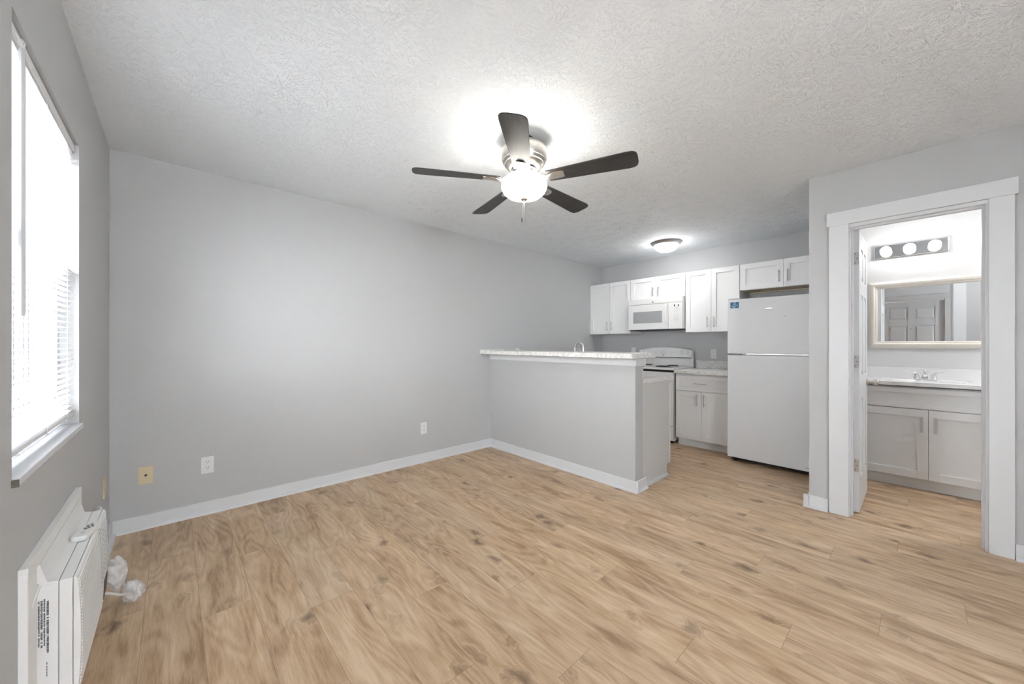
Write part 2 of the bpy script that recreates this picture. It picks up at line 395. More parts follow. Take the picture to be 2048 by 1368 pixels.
mb = MB(); base_run(mb, 'y', XD, -1, YS, -.372)
struct('baseboard_east', mb, M_trim, 'white baseboard right of the bathroom door casing', 'baseboard')

# ------------------------------------------------------------------ bathroom doorway
mb = MB()
mb.box(XD-.018, XD+.002, .325, .430, 0, 2.055).box(XD-.018, XD+.002, -.369, -.279, 0, 2.055)
mb.box(XD-.024, XD+.002, -.381, .443, 2.052, 2.147)
mb.box(XD+T-.002, XD+T+.016, .335, .425, 0, 2.055).box(XD+T-.002, XD+T+.016, -.369, -.275, 0, 2.055).box(XD+T-.002, XD+T+.018, -.372, .425, 2.05, 2.14)
struct('trim_2', mb, M_trim, 'white casing boards around the bathroom doorway', 'door casing', bevel=.0015)
mb = MB()
mb.box(XD-.004, XD+T+.002, .317, .336, 0, 2.030).box(XD-.004, XD+T+.002, -.286, -.268, 0, 2.030).box(XD-.004, XD+T+.002, -.286, .336, 2.030, 2.052)
mb.box(XD+.030, XD+.066, .306, .318, 0, 2.02).box(XD+.030, XD+.066, -.269, -.257, 0, 2.02).box(XD+.030, XD+.066, -.269, .318, 2.018, 2.031)
struct('trim_3', mb, M_trim, 'white jamb and stop lining the bathroom doorway', 'door jamb', bevel=.0015)

def panel_door(mb, L, Hh, t, P):
    """six panel slab; P(l, d, z) maps length, depth, height to world"""
    st = .105; mu = .09 if L > .7 else .075
    pw = (L-2*st-mu)/2
    rows = [(.23, .80), (.97, 1.56), (1.67, Hh-.115)]
    def bx(l0, l1, d0, d1, z0, z1):
        p = P(l0, d0, z0); q = P(l1, d1, z1); mb.box(p[0], q[0], p[1], q[1], p[2], q[2])
    bx(0, st, 0, t, 0, Hh); bx(L-st, L, 0, t, 0, Hh); bx(st+pw, st+pw+mu, 0, t, 0, Hh)
    zs = [0]+[z for r in rows for z in r]+[Hh]
    for c in (0, 1):
        l0 = st+c*(pw+mu)
        for i in range(0, len(zs), 2): bx(l0, l0+pw, 0, t, zs[i], zs[i+1])
        for z0, z1 in rows:
            bx(l0, l0+pw, t*.22, t*.78, z0, z1)
            # raised field with bevelled sides on both faces
            for d0, d1 in ((t*.22, t*.03), (t*.78, t*.97)):
                a, g = .014, .036
                r0 = [P(l0+a, d0, z0+a), P(l0+pw-a, d0, z0+a), P(l0+pw-a, d0, z1-a), P(l0+a, d0, z1-a)]
                r1 = [P(l0+g, d1, z0+g), P(l0+pw-g, d1, z0+g), P(l0+pw-g, d1, z1-g), P(l0+g, d1, z1-g)]
                mb.loft([r0, r1])
    return mb
DL, DT = .605, .034
mb = panel_door(MB(), DL, 2.018, DT, lambda l, d, z: (3.601+l, .279+d, z+.010))
leaf = struct('door_1', mb, M_trim, 'white six panel bathroom door standing open inward beside the vanity', 'door', bevel=.0012)
for hz in (1.822, 1.086, .343):
    mb = MB().prism([(.2785, hz-.045), (.2785+.0, hz-.045), (.308, hz-.045), (.313, hz-.045), (.313, hz+.045), (.288, hz+.045), (.282, hz+.041), (.2795, hz+.034), (.2795, hz-.034), (.282, hz-.041), (.288, hz-.045)][2:], 'x', 3.5985, 3.601)
    mb.tube([(3.598, .317, hz-.046), (3.598, .317, hz+.046)], .0055, 10)
    mb.box(3.5985, 3.600, .3115, .3165, hz-.045, hz+.045)
    hg = obj('hinge', mb, M_steel, leaf, label='brushed steel butt hinge')
    for dy, dz in ((.300, .032), (.291, 0), (.300, -.032)): obj('screw', MB().lathe(0, dy, [(.0032, 3.5975), (.0032, 3.599)], 10, 'x', hz+dz), M_dark, hg)
def knob(parent, x, y, z, sgn, m, name='door_knob'):
    mb = MB().lathe(x, 0, [(.030, y), (.031, y+sgn*.004), (.024, y+sgn*.010), (.012, y+sgn*.013), (.011, y+sgn*.035), (.020, y+sgn*.042), (.027, y+sgn*.052), (.027, y+sgn*.062), (.019, y+sgn*.070), (0, y+sgn*.072)], 24, 'y', z)
    return obj(name, mb, m, parent, smooth=True, label='satin nickel round knob')
knob(leaf, 4.145, .279, .905, -1, M_nickel); knob(leaf, 4.145, .313, .905, 1, M_nickel)

# ------------------------------------------------------------------ entry door (seen in the bathroom mirror)
mb = panel_door(MB(), .83, 2.02, .04, lambda l, d, z: (XW-.052+d, -.330+l, z+.012))
ed = struct('door_2', mb, M_entry, 'grey six panel entry door seen in the bathroom mirror', 'door', bevel=.0012)
obj('peephole', MB().lathe(0, .085, [(.009, XW-.013), (.009, XW-.008), (0, XW-.008)], 12, 'x', 1.50), M_chrome, ed)
for z in (.95, 1.12):
    pr = [(.030, XW-.012), (.03, XW-.006), (.012, XW-.003), (.012, XW+.02), (.026, XW+.03), (.026, XW+.045), (0, XW+.05)] if z < 1 else [(.03, XW-.012), (.028, XW+.0), (.0, XW+.002)]
    obj('door_knob' if z < 1 else 'deadbolt', MB().lathe(0, .435, pr, 20, 'x', z), M_nickel, ed, smooth=True)
for z in (.25, 1.05, 1.80):
    obj('hinge', MB().box(XW-.014, XW-.006, -.338, -.326, z-.045, z+.045), M_steel, ed)
mb = MB().box(XW-.07, XW+.001, EY0, EY0+.015, 0, 2.06).box(XW-.07, XW+.001, EY1-.015, EY1, 0, 2.06).box(XW-.07, XW+.001, EY0, EY1, 2.035, 2.06)
struct('trim_6', mb, M_entry, 'grey jamb of the entry door seen in the mirror', 'door jamb')
mb = MB()
mb.box(XW-.004, XW+.016, EY0-.075, EY0+.006, 0, 2.06).box(XW-.004, XW+.016, EY1-.006, EY1+.075, 0, 2.06).box(XW-.004, XW+.018, EY0-.085, EY1+.085, 2.055, 2.14)
struct('trim_4', mb, M_entry, 'grey casing around the entry door seen in the mirror', 'door casing', bevel=.0015)

# ------------------------------------------------------------------ window
win = empty('window_1', (XW-.09, 1.975, WZ0), 'tall white sash window behind the mini blind on the left wall', 'window', kind='structure')
fx0, fx1 = XW-.105, XW-.055
mb = MB().box(fx0, fx1, WY0, WY0+.035, .875, WZ1).box(fx0, fx1, WY1-.035, WY1, .875, WZ1).box(fx0, fx1, WY0, WY1, .873, .905).box(fx0, fx1, WY0, WY1, WZ1-.035, WZ1)
obj('window_frame', mb, M_trim, win, bevel=.002)
zm = 1.50
for (z0, z1, xo) in ((.905, zm+.02, .0), (zm-.02, 2.023, -.022)):
    x0, x1 = fx0+.026+xo, fx0+.046+xo
    mb = MB().box(x0, x1, WY0+.035, WY0+.07, z0, z1).box(x0, x1, WY1-.07, WY1-.035, z0, z1).box(x0, x1, WY0+.07, WY1-.07, z0, z0+.04).box(x0, x1, WY0+.07, WY1-.07, z1-.04, z1)
    sash = obj('sash', mb, M_trim, win, bevel=.0015)
    obj('pane', MB().box(x0+.008, x0+.011, WY0+.07, WY1-.07, z0+.04, z1-.04), M_glass, sash)
# sill board, unpainted broken left end
mb = MB().box(XW-.055, XW+.013, WY0+.001, WY1-.001, .851, .873)
sill = obj('window_sill', mb, M_trim, win, bevel=.003)
obj('broken_end', MB().box(XW-.002, XW+.0115, WY0-.006, WY0+.002, .850, .868), M_rough_wood, sill, label='dark unpainted broken sill end')

bl = empty('window_blind', (-.328, 1.975, .91), 'white mini blind half open in front of the left window', 'window blind')
obj('head_rail', MB().box(-.345, -.312, WY0+.004, WY1-.004, 2.022, 2.054), M_vinyl, bl, bevel=.002)
mb = MB(); nsl = 51
for i in range(nsl):
    zc = .932+i*(2.012-.932)/(nsl-1)
    ti = math.radians(1)
    pr = []
    for k in range(5):
        t = (k/4-.5)*.025
        pr.append((-.328+t*math.cos(ti), zc-t*math.sin(ti)+.0018*(1-(2*k/4-1)**2)))
    top = [(x, z+.0007) for x, z in pr]
    mb.prism(pr+top[::-1], 'y', WY0+.006, WY1-.008)
obj('slats', mb, M_vinyl, bl, smooth=True)
obj('bottom_rail', MB().box(-.341, -.315, WY0+.006, WY1-.008, .909, .922), M_vinyl, bl, bevel=.003)
for y in (1.66, 1.975, 2.29):
    mb = MB().tube([(-.3145, y, .912), (-.3145, y, 2.03)], .0008, 6).tube([(-.3415, y, .912), (-.3415, y, 2.03)], .0008, 6)
    mb.box(-.343, -.3135, y-.006, y+.006, .905, .9095)
    obj('ladder_cord', mb, M_string, bl)
yw = 1.615
obj('tilt_wand', MB().tube([(-.300, yw, 2.0), (-.300, yw, 1.30), (-.300, yw, 1.285)], [.0064, .0064, .0056], 6), M_wand, bl, label='grey plastic tilt wand')
mb = MB()
pts = []
for i in range(28):
    a = i/27*4*PI
    pts.append((-.301+.004*math.sin(a*1.5), yw+.004+.013*math.cos(a), 2.012+.010*math.sin(a)+.001*i/4))
mb.tube(pts, .0013, 6); mb.tube([(-.312, yw-.01, 2.035), (-.304, yw, 2.02), (-.300, yw, 2.0)], .0016, 6)
obj('tied_string', mb, M_string, bl)

# outside
ext = tag(obj('porch_end_wall', MB().box(-3.2, -.62, 5.0, 5.15, -.5, 2.7), M_siding, None), 'grey wall outdoors seen faintly between the lower blind slats', 'wall')
obj('dark_panel', MB().box(-.775, -.70, 4.975, 5.0, -.5, 2.3), M_extdoor, ext)
obj('white_board', MB().box(-.832, -.79, 4.99, 5.0, -.5, 2.5), M_extwhite, ext)
mb = MB()
for xx in (-.875, -.90, -.925, -.95, -.975, -1.0, -1.03, -1.06): mb.box(xx-.005, xx+.003, 4.985, 5.0, -.5, 2.5)
obj('battens', mb, M_extdoor, ext)
struct('ground', MB().box(-12, XW-T, -8, 12, -.55, -.5), M_ground, 'pale concrete ground outside the window', 'ground')

# ------------------------------------------------------------------ air conditioner under the window
mb = MB()
FY0, FY1 = 1.573, 2.335
mb.box(XW, XW+.018, FY0, FY1, .585, .621).box(XW, XW+.018, FY0, FY0+.085, .06, .585).box(XW, XW+.018, 2.30, FY1, .06, .585).box(XW, XW+.018, FY0, FY1, .06, .14)
# sloping caulked face between frame and unit
mb.box(XW, XW+.006, FY0+.05, 2.31, .10, .60)
struct('trim_5', mb, M_acplast, 'white board frame on the wall around the air conditioner', 'trim', bevel=.002)
ac = empty('air_conditioner', (-.25, 1.98, .165), 'white through wall air conditioner mounted low under the window', 'air conditioner')
ay0, ay1, az0, az1 = 1.680, 2.285, .165, .522
obj('sleeve', MB().box(XW+.002, -.2475, ay0, ay1, az0, az1), M_acplast, ac, bevel=.003)
obj('top_flashing', MB().prism([(XW+.010, az1-.002), (-.2475, az1-.002), (-.2475, az1+.0015), (-.268, az1+.006), (XW+.0185, .583), (XW+.010, .583)], 'y', ay0+.001, ay1-.001), M_acplast, ac, smooth=True)
obj('caulk_bead', MB().tube([(XW+.016, 1.60, .50), (XW+.019, ay0-.006, az1+.003), (XW+.016, ay0, az1+.006), (XW+.012, 2.0, az1+.004), (XW+.012, ay1, az1+.005)], .004, 8), M_plast, ac, smooth=True)
obj('body', MB().box(-.2462, -.2205, ay0-.001, ay1+.001, az0-.001, az1+.001), M_acplast, ac, bevel=.002)
# bulging front cover with ribs: profile along z
N = 20; rings_o = []
def fxz(z):  # front x position at height z
    t = (z-az0)/(az1-az0)
    return -.2125+.0085*math.sin(PI*min(1, max(0, t)))**.6
mb = MB()
poly = [(-.2195, az0-.001)]+[(fxz(az0+(az1-az0)*i/N), az0+(az1-az0)*i/N) for i in range(N+1)]+[(-.2195, az1+.001)]
mb.prism(poly, 'y', ay0-.001, ay1+.001)
fc = obj('front_cover', mb, M_acplast, ac, bevel=.0025)
def strip(mb, y0, y1, z0, z1, d0, d1, n=10):
    lo_ = [(fxz(z0+(z1-z0)*i/n)+d0, z0+(z1-z0)*i/n) for i in range(n+1)]
    hi_ = [(fxz(z0+(z1-z0)*i/n)+d1, z0+(z1-z0)*i/n) for i in range(n+1)]
    return mb.prism(lo_+hi_[::-1], 'y', y0, y1)
mb = MB()
for i in range(34):
    z = az0+.018+i*.0098
    if z > az1-.014: break
    mb.box(fxz(z)-.002, fxz(z)+.0022, ay0+.012, ay1-.215 if z > .285 else ay1-.125, z-.0024, z+.0024)
obj('intake_ribs', mb, M_acplast, fc)
vy0_, vy1_ = ay1-.205, ay1-.012
obj('vent_opening', strip(MB(), vy0_, vy1_, .292, .512, -.002, .0006), M_dark, fc)
mb = MB()
for c in range(5):
    ya = vy0_+.004+c*(vy1_-vy0_)/5; yb = ya+(vy1_-vy0_)/5-.005
    for i in range(12):
        z = .290+i*.0185
        if z > .497: break
        mb.loft([[(fxz(z)+o1, y, z+dz+k*.014) for y, dz, k in ((ya, 0, 0), (yb, 0, 1), (yb, .0090, 1), (ya, .0090, 0))] for o1 in (-.001, .0012)])
for c in range(6):
    yv = vy0_+c*(vy1_-vy0_)/5
    strip(mb, yv-.0025, yv+.0025, .286, .517, -.001, .0013)
strip(mb, vy0_-.004, vy1_+.004, .284, .292, -.001, .0013, 2); strip(mb, vy0_-.004, vy1_+.004, .511, .517, -.001, .0013, 2)
obj('louvers', mb, M_acplast, fc)
obj('control_window', strip(MB(), ay1-.105, ay1-.020, .195, .270, -.001, .0020), M_black, fc)
# rating label on the left side: rows of fine print
mb = MB()
yy = ay0-.0022
rnd = random.Random(3)
for row, (xx, z0, z1, w) in enumerate(((-.2665, .475, .330, .0036), (-.2725, .485, .350, .0022), (-.2775, .480, .345, .0030), (-.2825, .480, .350, .0022))):
    z = z0
    while z > z1:
        hh = rnd.choice((.0012, .002, .003, .0045))
        if rnd.random() < .86: mb.box(xx-w/2-rnd.random()*.0008, xx+w/2, yy, yy+.0015, z-hh, z)
        z -= hh+rnd.choice((.0007, .001, .0018))
obj('rating_print', mb, M_grey, ac, label='small dark print on the side panel')
mb = MB()
for z in (.300, .290, .282, .274, .266): mb.box(-.269, -.2675, yy, yy+.0015, z-.006, z)
obj('model_number', mb, M_grey, ac)

rc = empty('remote_control', (-.2335, 2.02, az1+.0035), 'small white remote control lying on top of the air conditioner', 'remote control', rz=0)
def rrect(L, Wd, r, n=5):
    pts = []
    for cx, cy, a0 in ((L/2-r, Wd/2-r, 0), (-L/2+r, Wd/2-r, 90), (-L/2+r, -Wd/2+r, 180), (L/2-r, -Wd/2+r, 270)):
        for i in range(n+1):
            a = math.radians(a0+90*i/n); pts.append((cx+r*math.cos(a), cy+r*math.sin(a)))
    return pts
def place_local(mb, rz, loc):
    mb.b.transform(Matrix.Translation(loc) @ Matrix.Rotation(rz, 4, 'Z'))
    return mb
rp_ = (-.2335, 2.02, az1+.0035); rr_ = math.radians(78)
mb = MB(); o_ = rrect(.125, .040, .011)
mb.loft([[(x*.97, y*.95, 0) for x, y in o_], [(x, y, .004) for x, y in o_], [(x, y, .013) for x, y in o_], [(x*.96, y*.9, .017) for x, y in o_]])
obj('case', place_local(mb, rr_, rp_), M_plast, rc, smooth=True)
mb = MB()
for bx_, by_ in ((.045, 0), (.035, .007), (.033, -.005), (.025, .003), (.022, -.009), (.014, .008), (.012, -.003), (.004, .002)):
    mb.box(bx_-.0035, bx_+.0035, by_-.0035, by_+.0035, .016, .0182)
obj('buttons', place_local(mb, rr_, rp_), M_grey, rc)
obj('print_line', place_local(MB().box(-.034, -.016, -.001, .001, .0165, .0175).box(-.026, -.022, -.007, .007, .0165, .0175), rr_, rp_), M_lgrey, rc)

# power cord wrapped in clear plastic film
cd_ = tag(obj('power_cord', MB().tube([(-.218, 2.272, .178), (-.200, 2.295, .160), (-.175, 2.33, .125), (-.150, 2.39, .09), (-.135, 2.45, .05), (-.15, 2.52, .045), (-.19, 2.53, .09), (-.23, 2.50, .20), (-.255, 2.44, .33), (-.28, 2.42, .45), (-.295, 2.43, .47)], .0048, 8), M_plast, None, smooth=True), 'white power cord running from the air conditioner into plastic wrap', 'power cord')
def crumple(cx, cy, cz, rx, ry, rz_, seed, amp=.28):
    rn = random.Random(seed); mb = MB()
    ph = [(rn.uniform(1, 3), rn.uniform(1, 3), rn.uniform(1.5, 4), rn.uniform(0, 6)) for _ in range(5)]
    bm = mb.b
    bmesh.ops.create_icosphere(bm, subdivisions=4, radius=1)
    for v in bm.verts:
        c = v.co.copy(); s_ = 0
        for i, (a, b_, c_, d) in enumerate(ph): s_ += math.sin(c.x*a*1.4+c.y*b_*1.2+c.z*c_+d)*(.35 if i > 2 else 1)
        s_ = 1+amp*(abs(s_)/2.2-.4)+rn.uniform(-.015, .015)
        v.co = Vector((cx+c.x*rx*s_, cy+c.y*ry*s_, max(.002, cz+c.z*rz_*s_)))
    return mb
bag = empty('plastic_wrap', (-.15, 2.46, 0), 'crumpled clear plastic wrap around the cord beside the air conditioner', 'plastic wrap')
obj('lower_clump', crumple(-.140, 2.475, .055, .040, .045, .052, 1), M_film, bag, smooth=True)
obj('middle_clump', crumple(-.190, 2.44, .175, .036, .040, .070, 5), M_film, bag, smooth=True)
obj('upper_clump', crumple(-.245, 2.42, .36, .030, .045, .14, 9, .2), M_film, bag, smooth=True)

# ------------------------------------------------------------------ outlets and plates
def outlet_proto():
    t = empty('wall_outlet', (0, 0, 0), '', '', 'white duplex outlets')
    obj('cover_plate', MB().prism(rrect(.072, .118, .004, 3), 'x', 0, .005), M_plast, t, bevel=.0015, local=True)
    for dz in (.021, -.021):
        f = obj('receptacle', MB().lathe(0, 0, [(.0165, .004), (.0165, .0068), (.0, .0068)], 24, 'x', dz, sy=.82), M_plast, t, local=True)
        mb = MB().box(.0066, .0074, .0045, .0068, dz+.000, dz+.009).box(.0066, .0074, -.0068, -.0045, dz+.001, dz+.008)
        mb.lathe(0, 0, [(.0024, .0066), (.0024, .0074)], 8, 'x', dz-.007)
        obj('slots', mb, M_dark, f, local=True)
    obj('screw', MB().lathe(0, 0, [(.0026, .0045), (.0026, .0058)], 8, 'x', 0), M_plast, t, local=True)
    return t
pro = outlet_proto()
spots = [((.178, YN, .346), -PI/2, 'white duplex outlet low on the long wall, next to the ivory plate'),
         ((1.90, YN, .346), -PI/2, 'white duplex outlet low on the long wall, nearest the bar counter'),
         ((3.22, YN, 1.10), -PI/2, 'white outlet just peeking above the raised bar counter'),
         ((XE, 1.757, 1.085), PI, 'white duplex outlet between the stove and the fridge'),
         ((XE, 2.875, 1.10), PI, 'white outlet on the kitchen wall left of the stove')]
for i, (lc, rz, lb) in enumerate(spots):
    o = pro if i == 0 else copy_tree(pro)
    o.location = lc; o.rotation_euler = (0, 0, rz); o['label'] = lb; o['category'] = 'outlet'
jk = empty('cable_jack_plate', (-.137, YN, .347), 'ivory cable jack plate low on the long grey wall', 'wall plate')
obj('cover_plate', MB().box(-.173, -.101, YN-.005, YN, .289, .405), M_ivory, jk, bevel=.002)
obj('coax_jack', MB().lathe(-.137, 0, [(.0075, YN-.004), (.0075, YN-.008), (.0048, YN-.008), (.0048, YN-.017), (0, YN-.017)], 12, 'y', .347), M_darkmetal, jk)
for z in (.386, .308): obj('screw', MB().lathe(-.137, 0, [(.003, YN-.004), (.003, YN-.0062)], 8, 'y', z), M_nickel, jk)
jk = empty('ivory_wall_plate', (XW, 3.177, .38), 'ivory wall plate near the corner on the window wall', 'wall plate')
obj('cover_plate', MB().box(XW, XW+.006, 3.141, 3.213, .322, .438), M_ivory, jk, bevel=.002)
obj('screw', MB().lathe(0, 3.177, [(.003, XW+.005), (.003, XW+.0075)], 8, 'x', .42), M_nickel, jk)

# ------------------------------------------------------------------ ceiling fan
FX, FYc = FAN
fan = empty('ceiling_fan', (FX, FYc, ZC), 'brushed nickel ceiling fan with five dark blades and a lit bowl light', 'ceiling fan')
mb = MB().lathe(FX, FYc, [(.062, ZC), (.062, ZC-.012), (.045, ZC-.030), (.03, ZC-.034), (.03, ZC-.055)], 28)
obj('ceiling_mount', mb, M_darkmetal, fan, smooth=True, label='dark hanger bracket against the ceiling')
mb = MB().lathe(FX, FYc, [(.03, 2.402), (.10, 2.400), (.126, 2.392), (.134, 2.380), (.1345, 2.3785), (.1365, 2.376), (.137, 2.36), (.137, 2.325), (.132, 2.310), (.1285, 2.309), (.127, 2.303), (.121, 2.292), (.1165, 2.2905), (.113, 2.285), (.10, 2.268), (.085, 2.262), (.03, 2.262)], 48)
obj('motor_housing', mb, M_nickel, fan, smooth=True)
mb = MB().lathe(FX, FYc, [(.03, 2.263), (.078, 2.262), (.080, 2.250), (.072, 2.246), (.03, 2.246)], 36)
obj('flywheel', mb, M_darkmetal, fan, smooth=True)
mb = MB().lathe(FX, FYc, [(.03, 2.248), (.062, 2.246), (.066, 2.240), (.066, 2.222), (.05, 2.216), (.0, 2.216)], 36)
obj('switch_housing', mb, M_nickel, fan, smooth=True)
prof = [(.084, 2.214), (.112, 2.208), (.130, 2.192), (.138, 2.168), (.136, 2.148), (.124, 2.124), (.100, 2.104), (.062, 2.090), (.02, 2.085), (0, 2.085)]
bm_o = MB()
inner = [(max(0, r-.005), z+.004) for r, z in prof[::-1]]
bm_o.lathe(FX, FYc, inner+prof, 48)
bowl = obj('lamp_bowl', bm_o, M_bowl, fan, smooth=True, label='frosted white glass bowl, lit')
obj('finial', MB().lathe(FX, FYc, [(.020, 2.087), (.021, 2.083), (.016, 2.076), (.009, 2.073), (.008, 2.069), (.0, 2.067)], 20), M_nickel, fan, smooth=True)
for k, (dx, dy, zb) in enumerate(((-.012, .006, 1.945), (.004, -.004, 1.93))):
    mb = MB().tube([(FX+dx*.4, FYc+dy*.4, 2.072), (FX+dx, FYc+dy, zb)], .0008, 6)
    ch = obj('pull_chain', mb, M_nickel, fan)
    if k == 0: obj('chain_pendant', MB().lathe(FX+dx, FYc+dy, [(.001, zb+.025), (.003, zb+.022), (.0032, zb+.002), (.001, zb-.002)], 10), M_darkmetal, ch)
BZ = 2.196; PITCH = math.radians(-11)
def blade_mesh():
    mb = MB(); out = []
    # outline in blade space: l along the blade, w across
    L0, L1 = .150, .655
    up = []; lo = []
    for i in range(13):
        t = i/12; l = L0+(L1-.055-L0)*t
        up.append((l, .048+.020*t)); lo.append((l, -.048-.020*t))
    tip = []
    for i in range(1, 9):
        a = PI/2-PI*i/9
        s_ = 1 if a > 0 else -1
        tip.append((L1-.055+.055*abs(math.cos(a))**.62, .068*s_*abs(math.sin(a))**.55))
    out = up+tip+lo[::-1]
    mb.loft([[(l, w, -.003) for l, w in out], [(l, w, .003) for l, w in out]])
    return mb
def iron_mesh():
    mb = MB()
    # curved arm then a flat shield under the blade root
    sec = [(.060, .017, .040), (.085, .014, .034), (.115, .013, .004), (.145, .016, -.010), (.175, .026, -.008), (.20, .032, -.0045), (.238, .030, -.0045), (.250, .022, -.0045)]
    rings = []
    for l, w, z in sec:
        rings.append([(l, -w, z), (l, -w*.6, z-.006), (l, w*.6, z-.006), (l, w, z), (l, w, z+.0025), (l, -w, z+.0025)])
    mb.loft(rings)
    return mb
def slot_mesh():
    return MB().box(.196, .232, -.014, .014, -.0125, -.0100)
a0 = math.radians(5.2)
first = None
for k in range(5):
    a = a0+k*2*PI/5
    R = Matrix.Rotation(a, 4, 'Z') @ Matrix.Rotation(PITCH, 4, 'X')
    if first is None:
        bo = obj('blade', blade_mesh(), M_blade, fan, bevel=.0015, local=True)
        io = obj('blade_bracket', iron_mesh(), M_nickel, bo, bevel=.0015, local=True, label='nickel bracket under the blade root')
        so = obj('bracket_plate', slot_mesh(), M_nickel, io, bevel=.001, local=True) if False else None
        first = bo
    else:
        bo = first.copy(); S.collection.objects.link(bo)
        for ch in first.children:
            c2 = ch.copy(); S.collection.objects.link(c2); c2.parent = bo
    bo.location = (0, 0, BZ-ZC); bo.rotation_euler = R.to_euler()
for k in range(3):
    a = 1.3+k*2*PI/3
    point_light('fan_bulb', (FX+.095*math.cos(a), FYc+.095*math.sin(a), 2.222), FAN_W/3, .02, parent=fan)

# ------------------------------------------------------------------ kitchen dome light
dm = empty('dome_ceiling_light', (4.40, 2.05, ZC), 'round flush dome light glowing on the kitchen ceiling', 'ceiling light')
obj('base_rim', MB().lathe(4.40, 2.05, [(.0, ZC), (.172, ZC), (.175, ZC-.006), (.168, ZC-.016), (.150, ZC-.032), (.142, ZC-.036), (.0, ZC-.036)], 48), M_steel, dm, smooth=True, label='satin metal rim')
obj('glass_dome', MB().lathe(4.40, 2.05, [(.140, ZC-.034), (.136, ZC-.050), (.118, ZC-.078), (.085, ZC-.100), (.045, ZC-.112), (0, ZC-.115)], 40), M_domeglass, dm, smooth=True, label='lit frosted glass dome')

fill_dm = empty('dome_ceiling_light', (4.35, -.95, ZC), 'added fill light shaped as a dome on the bathroom ceiling, unseen', 'ceiling light')  # no known lamp here; added out of view to brighten the bathroom
for ch in list(dm.children):
    c2 = ch.copy(); S.collection.objects.link(c2); c2.parent = fill_dm
    if c2.name.startswith('glass'): c2.data = c2.data.copy(); c2.data.materials[0] = M_filldome
# ------------------------------------------------------------------ cabinets
def shaker(mb, x, sgn, y0, y1, z0, z1, t=.019, fr=.057, rec=.011):
    """door front facing sgn*x with its front face at x"""
    xb = x-sgn*t
    mb.box(xb, x, y0, y0+fr, z0, z1).box(xb, x, y1-fr, y1, z0, z1).box(xb, x, y0+fr, y1-fr, z0, z0+fr).box(xb, x, y0+fr, y1-fr, z1-fr, z1)
    mb.box(xb, x-sgn*rec, y0+fr-.001, y1-fr+.001, z0+fr-.001, z1-fr+.001)
    return mb
def pull(parent, x, sgn, y, z, L=.135, vert=True):
    mb = MB(); xo = x+sgn*.030
    if vert:
        mb.tube([(xo, y, z-L/2), (xo, y, z+L/2)], .0058, 10)
        for d in (-.048, .048): mb.tube([(x, y, z+d), (xo, y, z+d)], .0042, 8)
    else:
        mb.tube([(xo, y-L/2, z), (xo, y+L/2, z)], .0058, 10)
        for d in (-.048, .048): mb.tube([(x, y+d, z), (xo, y+d, z)], .0042, 8)
    return obj('handle', mb, M_steel, parent, smooth=True, label='satin steel bar handle')
XF = 4.775
def upper(y0, y1, z0, z1, split, hz, label, under=None):
    c = empty('wall_cabinet', (4.95, (y0+y1)/2, z0), label, 'cabinet', 'white shaker wall cabinets')
    obj('cabinet_body', MB().box(XF+.021, XE-.001, y0+.001, y1-.001, z0, z1), M_cab, c, bevel=.001)
    for a, b_, hy in ((y0+.0015, split-.0015, split-.036), (split+.0015, y1-.0015, split+.038)):
        d = obj('door', shaker(MB(), XF, -1, a, b_, z0+.002, z1-.002, fr=.055), M_cab, c, bevel=.0008)
        pull(d, XF, -1, hy, hz, .125)
    if under:
        p = obj('underside_board', MB().box(XF+.022, XE-.004, y0+.018, y1-.02, z0-.0015, z0+.002), M_rawwood, c, label='raw wood underside')
        obj('hanging_rail', MB().box(5.065, XE-.003, y0+.018, y1-.02, z0-.014, z0-.001), M_rawwood, c)
        for yy_ in (1.21, .93): obj('screw_hole', MB().lathe(4.90, yy_, [(.006, z0-.0025), (.006, z0-.0012)], 10), M_dark, c)
    return c
upper(2.742, YN-.002, 1.360, 2.117, 3.080, 1.475, 'tall white wall cabinet at the left end by the long wall')
upper(1.982, 2.738, 1.824, 2.117, 2.360, 1.915, 'short white wall cabinet above the microwave')
upper(1.372, 1.978, 1.360, 2.117, 1.676, 1.477, 'tall white wall cabinet between microwave and fridge')
upper(YP1+.002, 1.368, 1.822, 2.117, .958, 1.938, 'short white wall cabinet above the fridge with raw wood underside', under=True)

# base cabinet between stove and fridge
bc = empty('base_cabinet', (4.8, 1.67, 0), 'white base cabinet with drawer between the stove and the fridge', 'cabinet')
b0, b1, bxf = 1.365, 1.958, 4.450
obj('cabinet_body', MB().box(bxf+.021, XE-.03, b0, b1, .108, .858).box(bxf+.085, XE-.03, b0, b1, 0, .108), M_cab, bc, bevel=.001)
obj('toe_kick', MB().box(bxf+.078, bxf+.085, b0, b1, 0, .106), M_cab, bc)
dr = obj('drawer', shaker(MB(), bxf, -1, b0+.003, b1-.003, .665, .842, fr=.042), M_cab, bc, bevel=.0008)
pull(dr, bxf, -1, 1.672, .757, .135, vert=False)
for a, b_, hy in ((b0+.003, 1.6655, 1.632), (1.6685, b1-.003, 1.706)):
    d = obj('door', shaker(MB(), bxf, -1, a, b_, .098, .660), M_cab, bc, bevel=.0008)
    pull(d, bxf, -1, hy, .565, .135)
ct = empty('kitchen_countertop', (4.75, 1.66, .86), 'marble patterned counter beside the stove with a low backsplash', 'countertop')
obj('slab', MB().box(4.425, XE-.001, b0-.01, 1.972, .860, .898), M_marble, ct, bevel=.005)
obj('backsplash', MB().box(XE-.02, XE-.001, b0-.01, 1.972, .898, .998), M_marble, ct, bevel=.003)

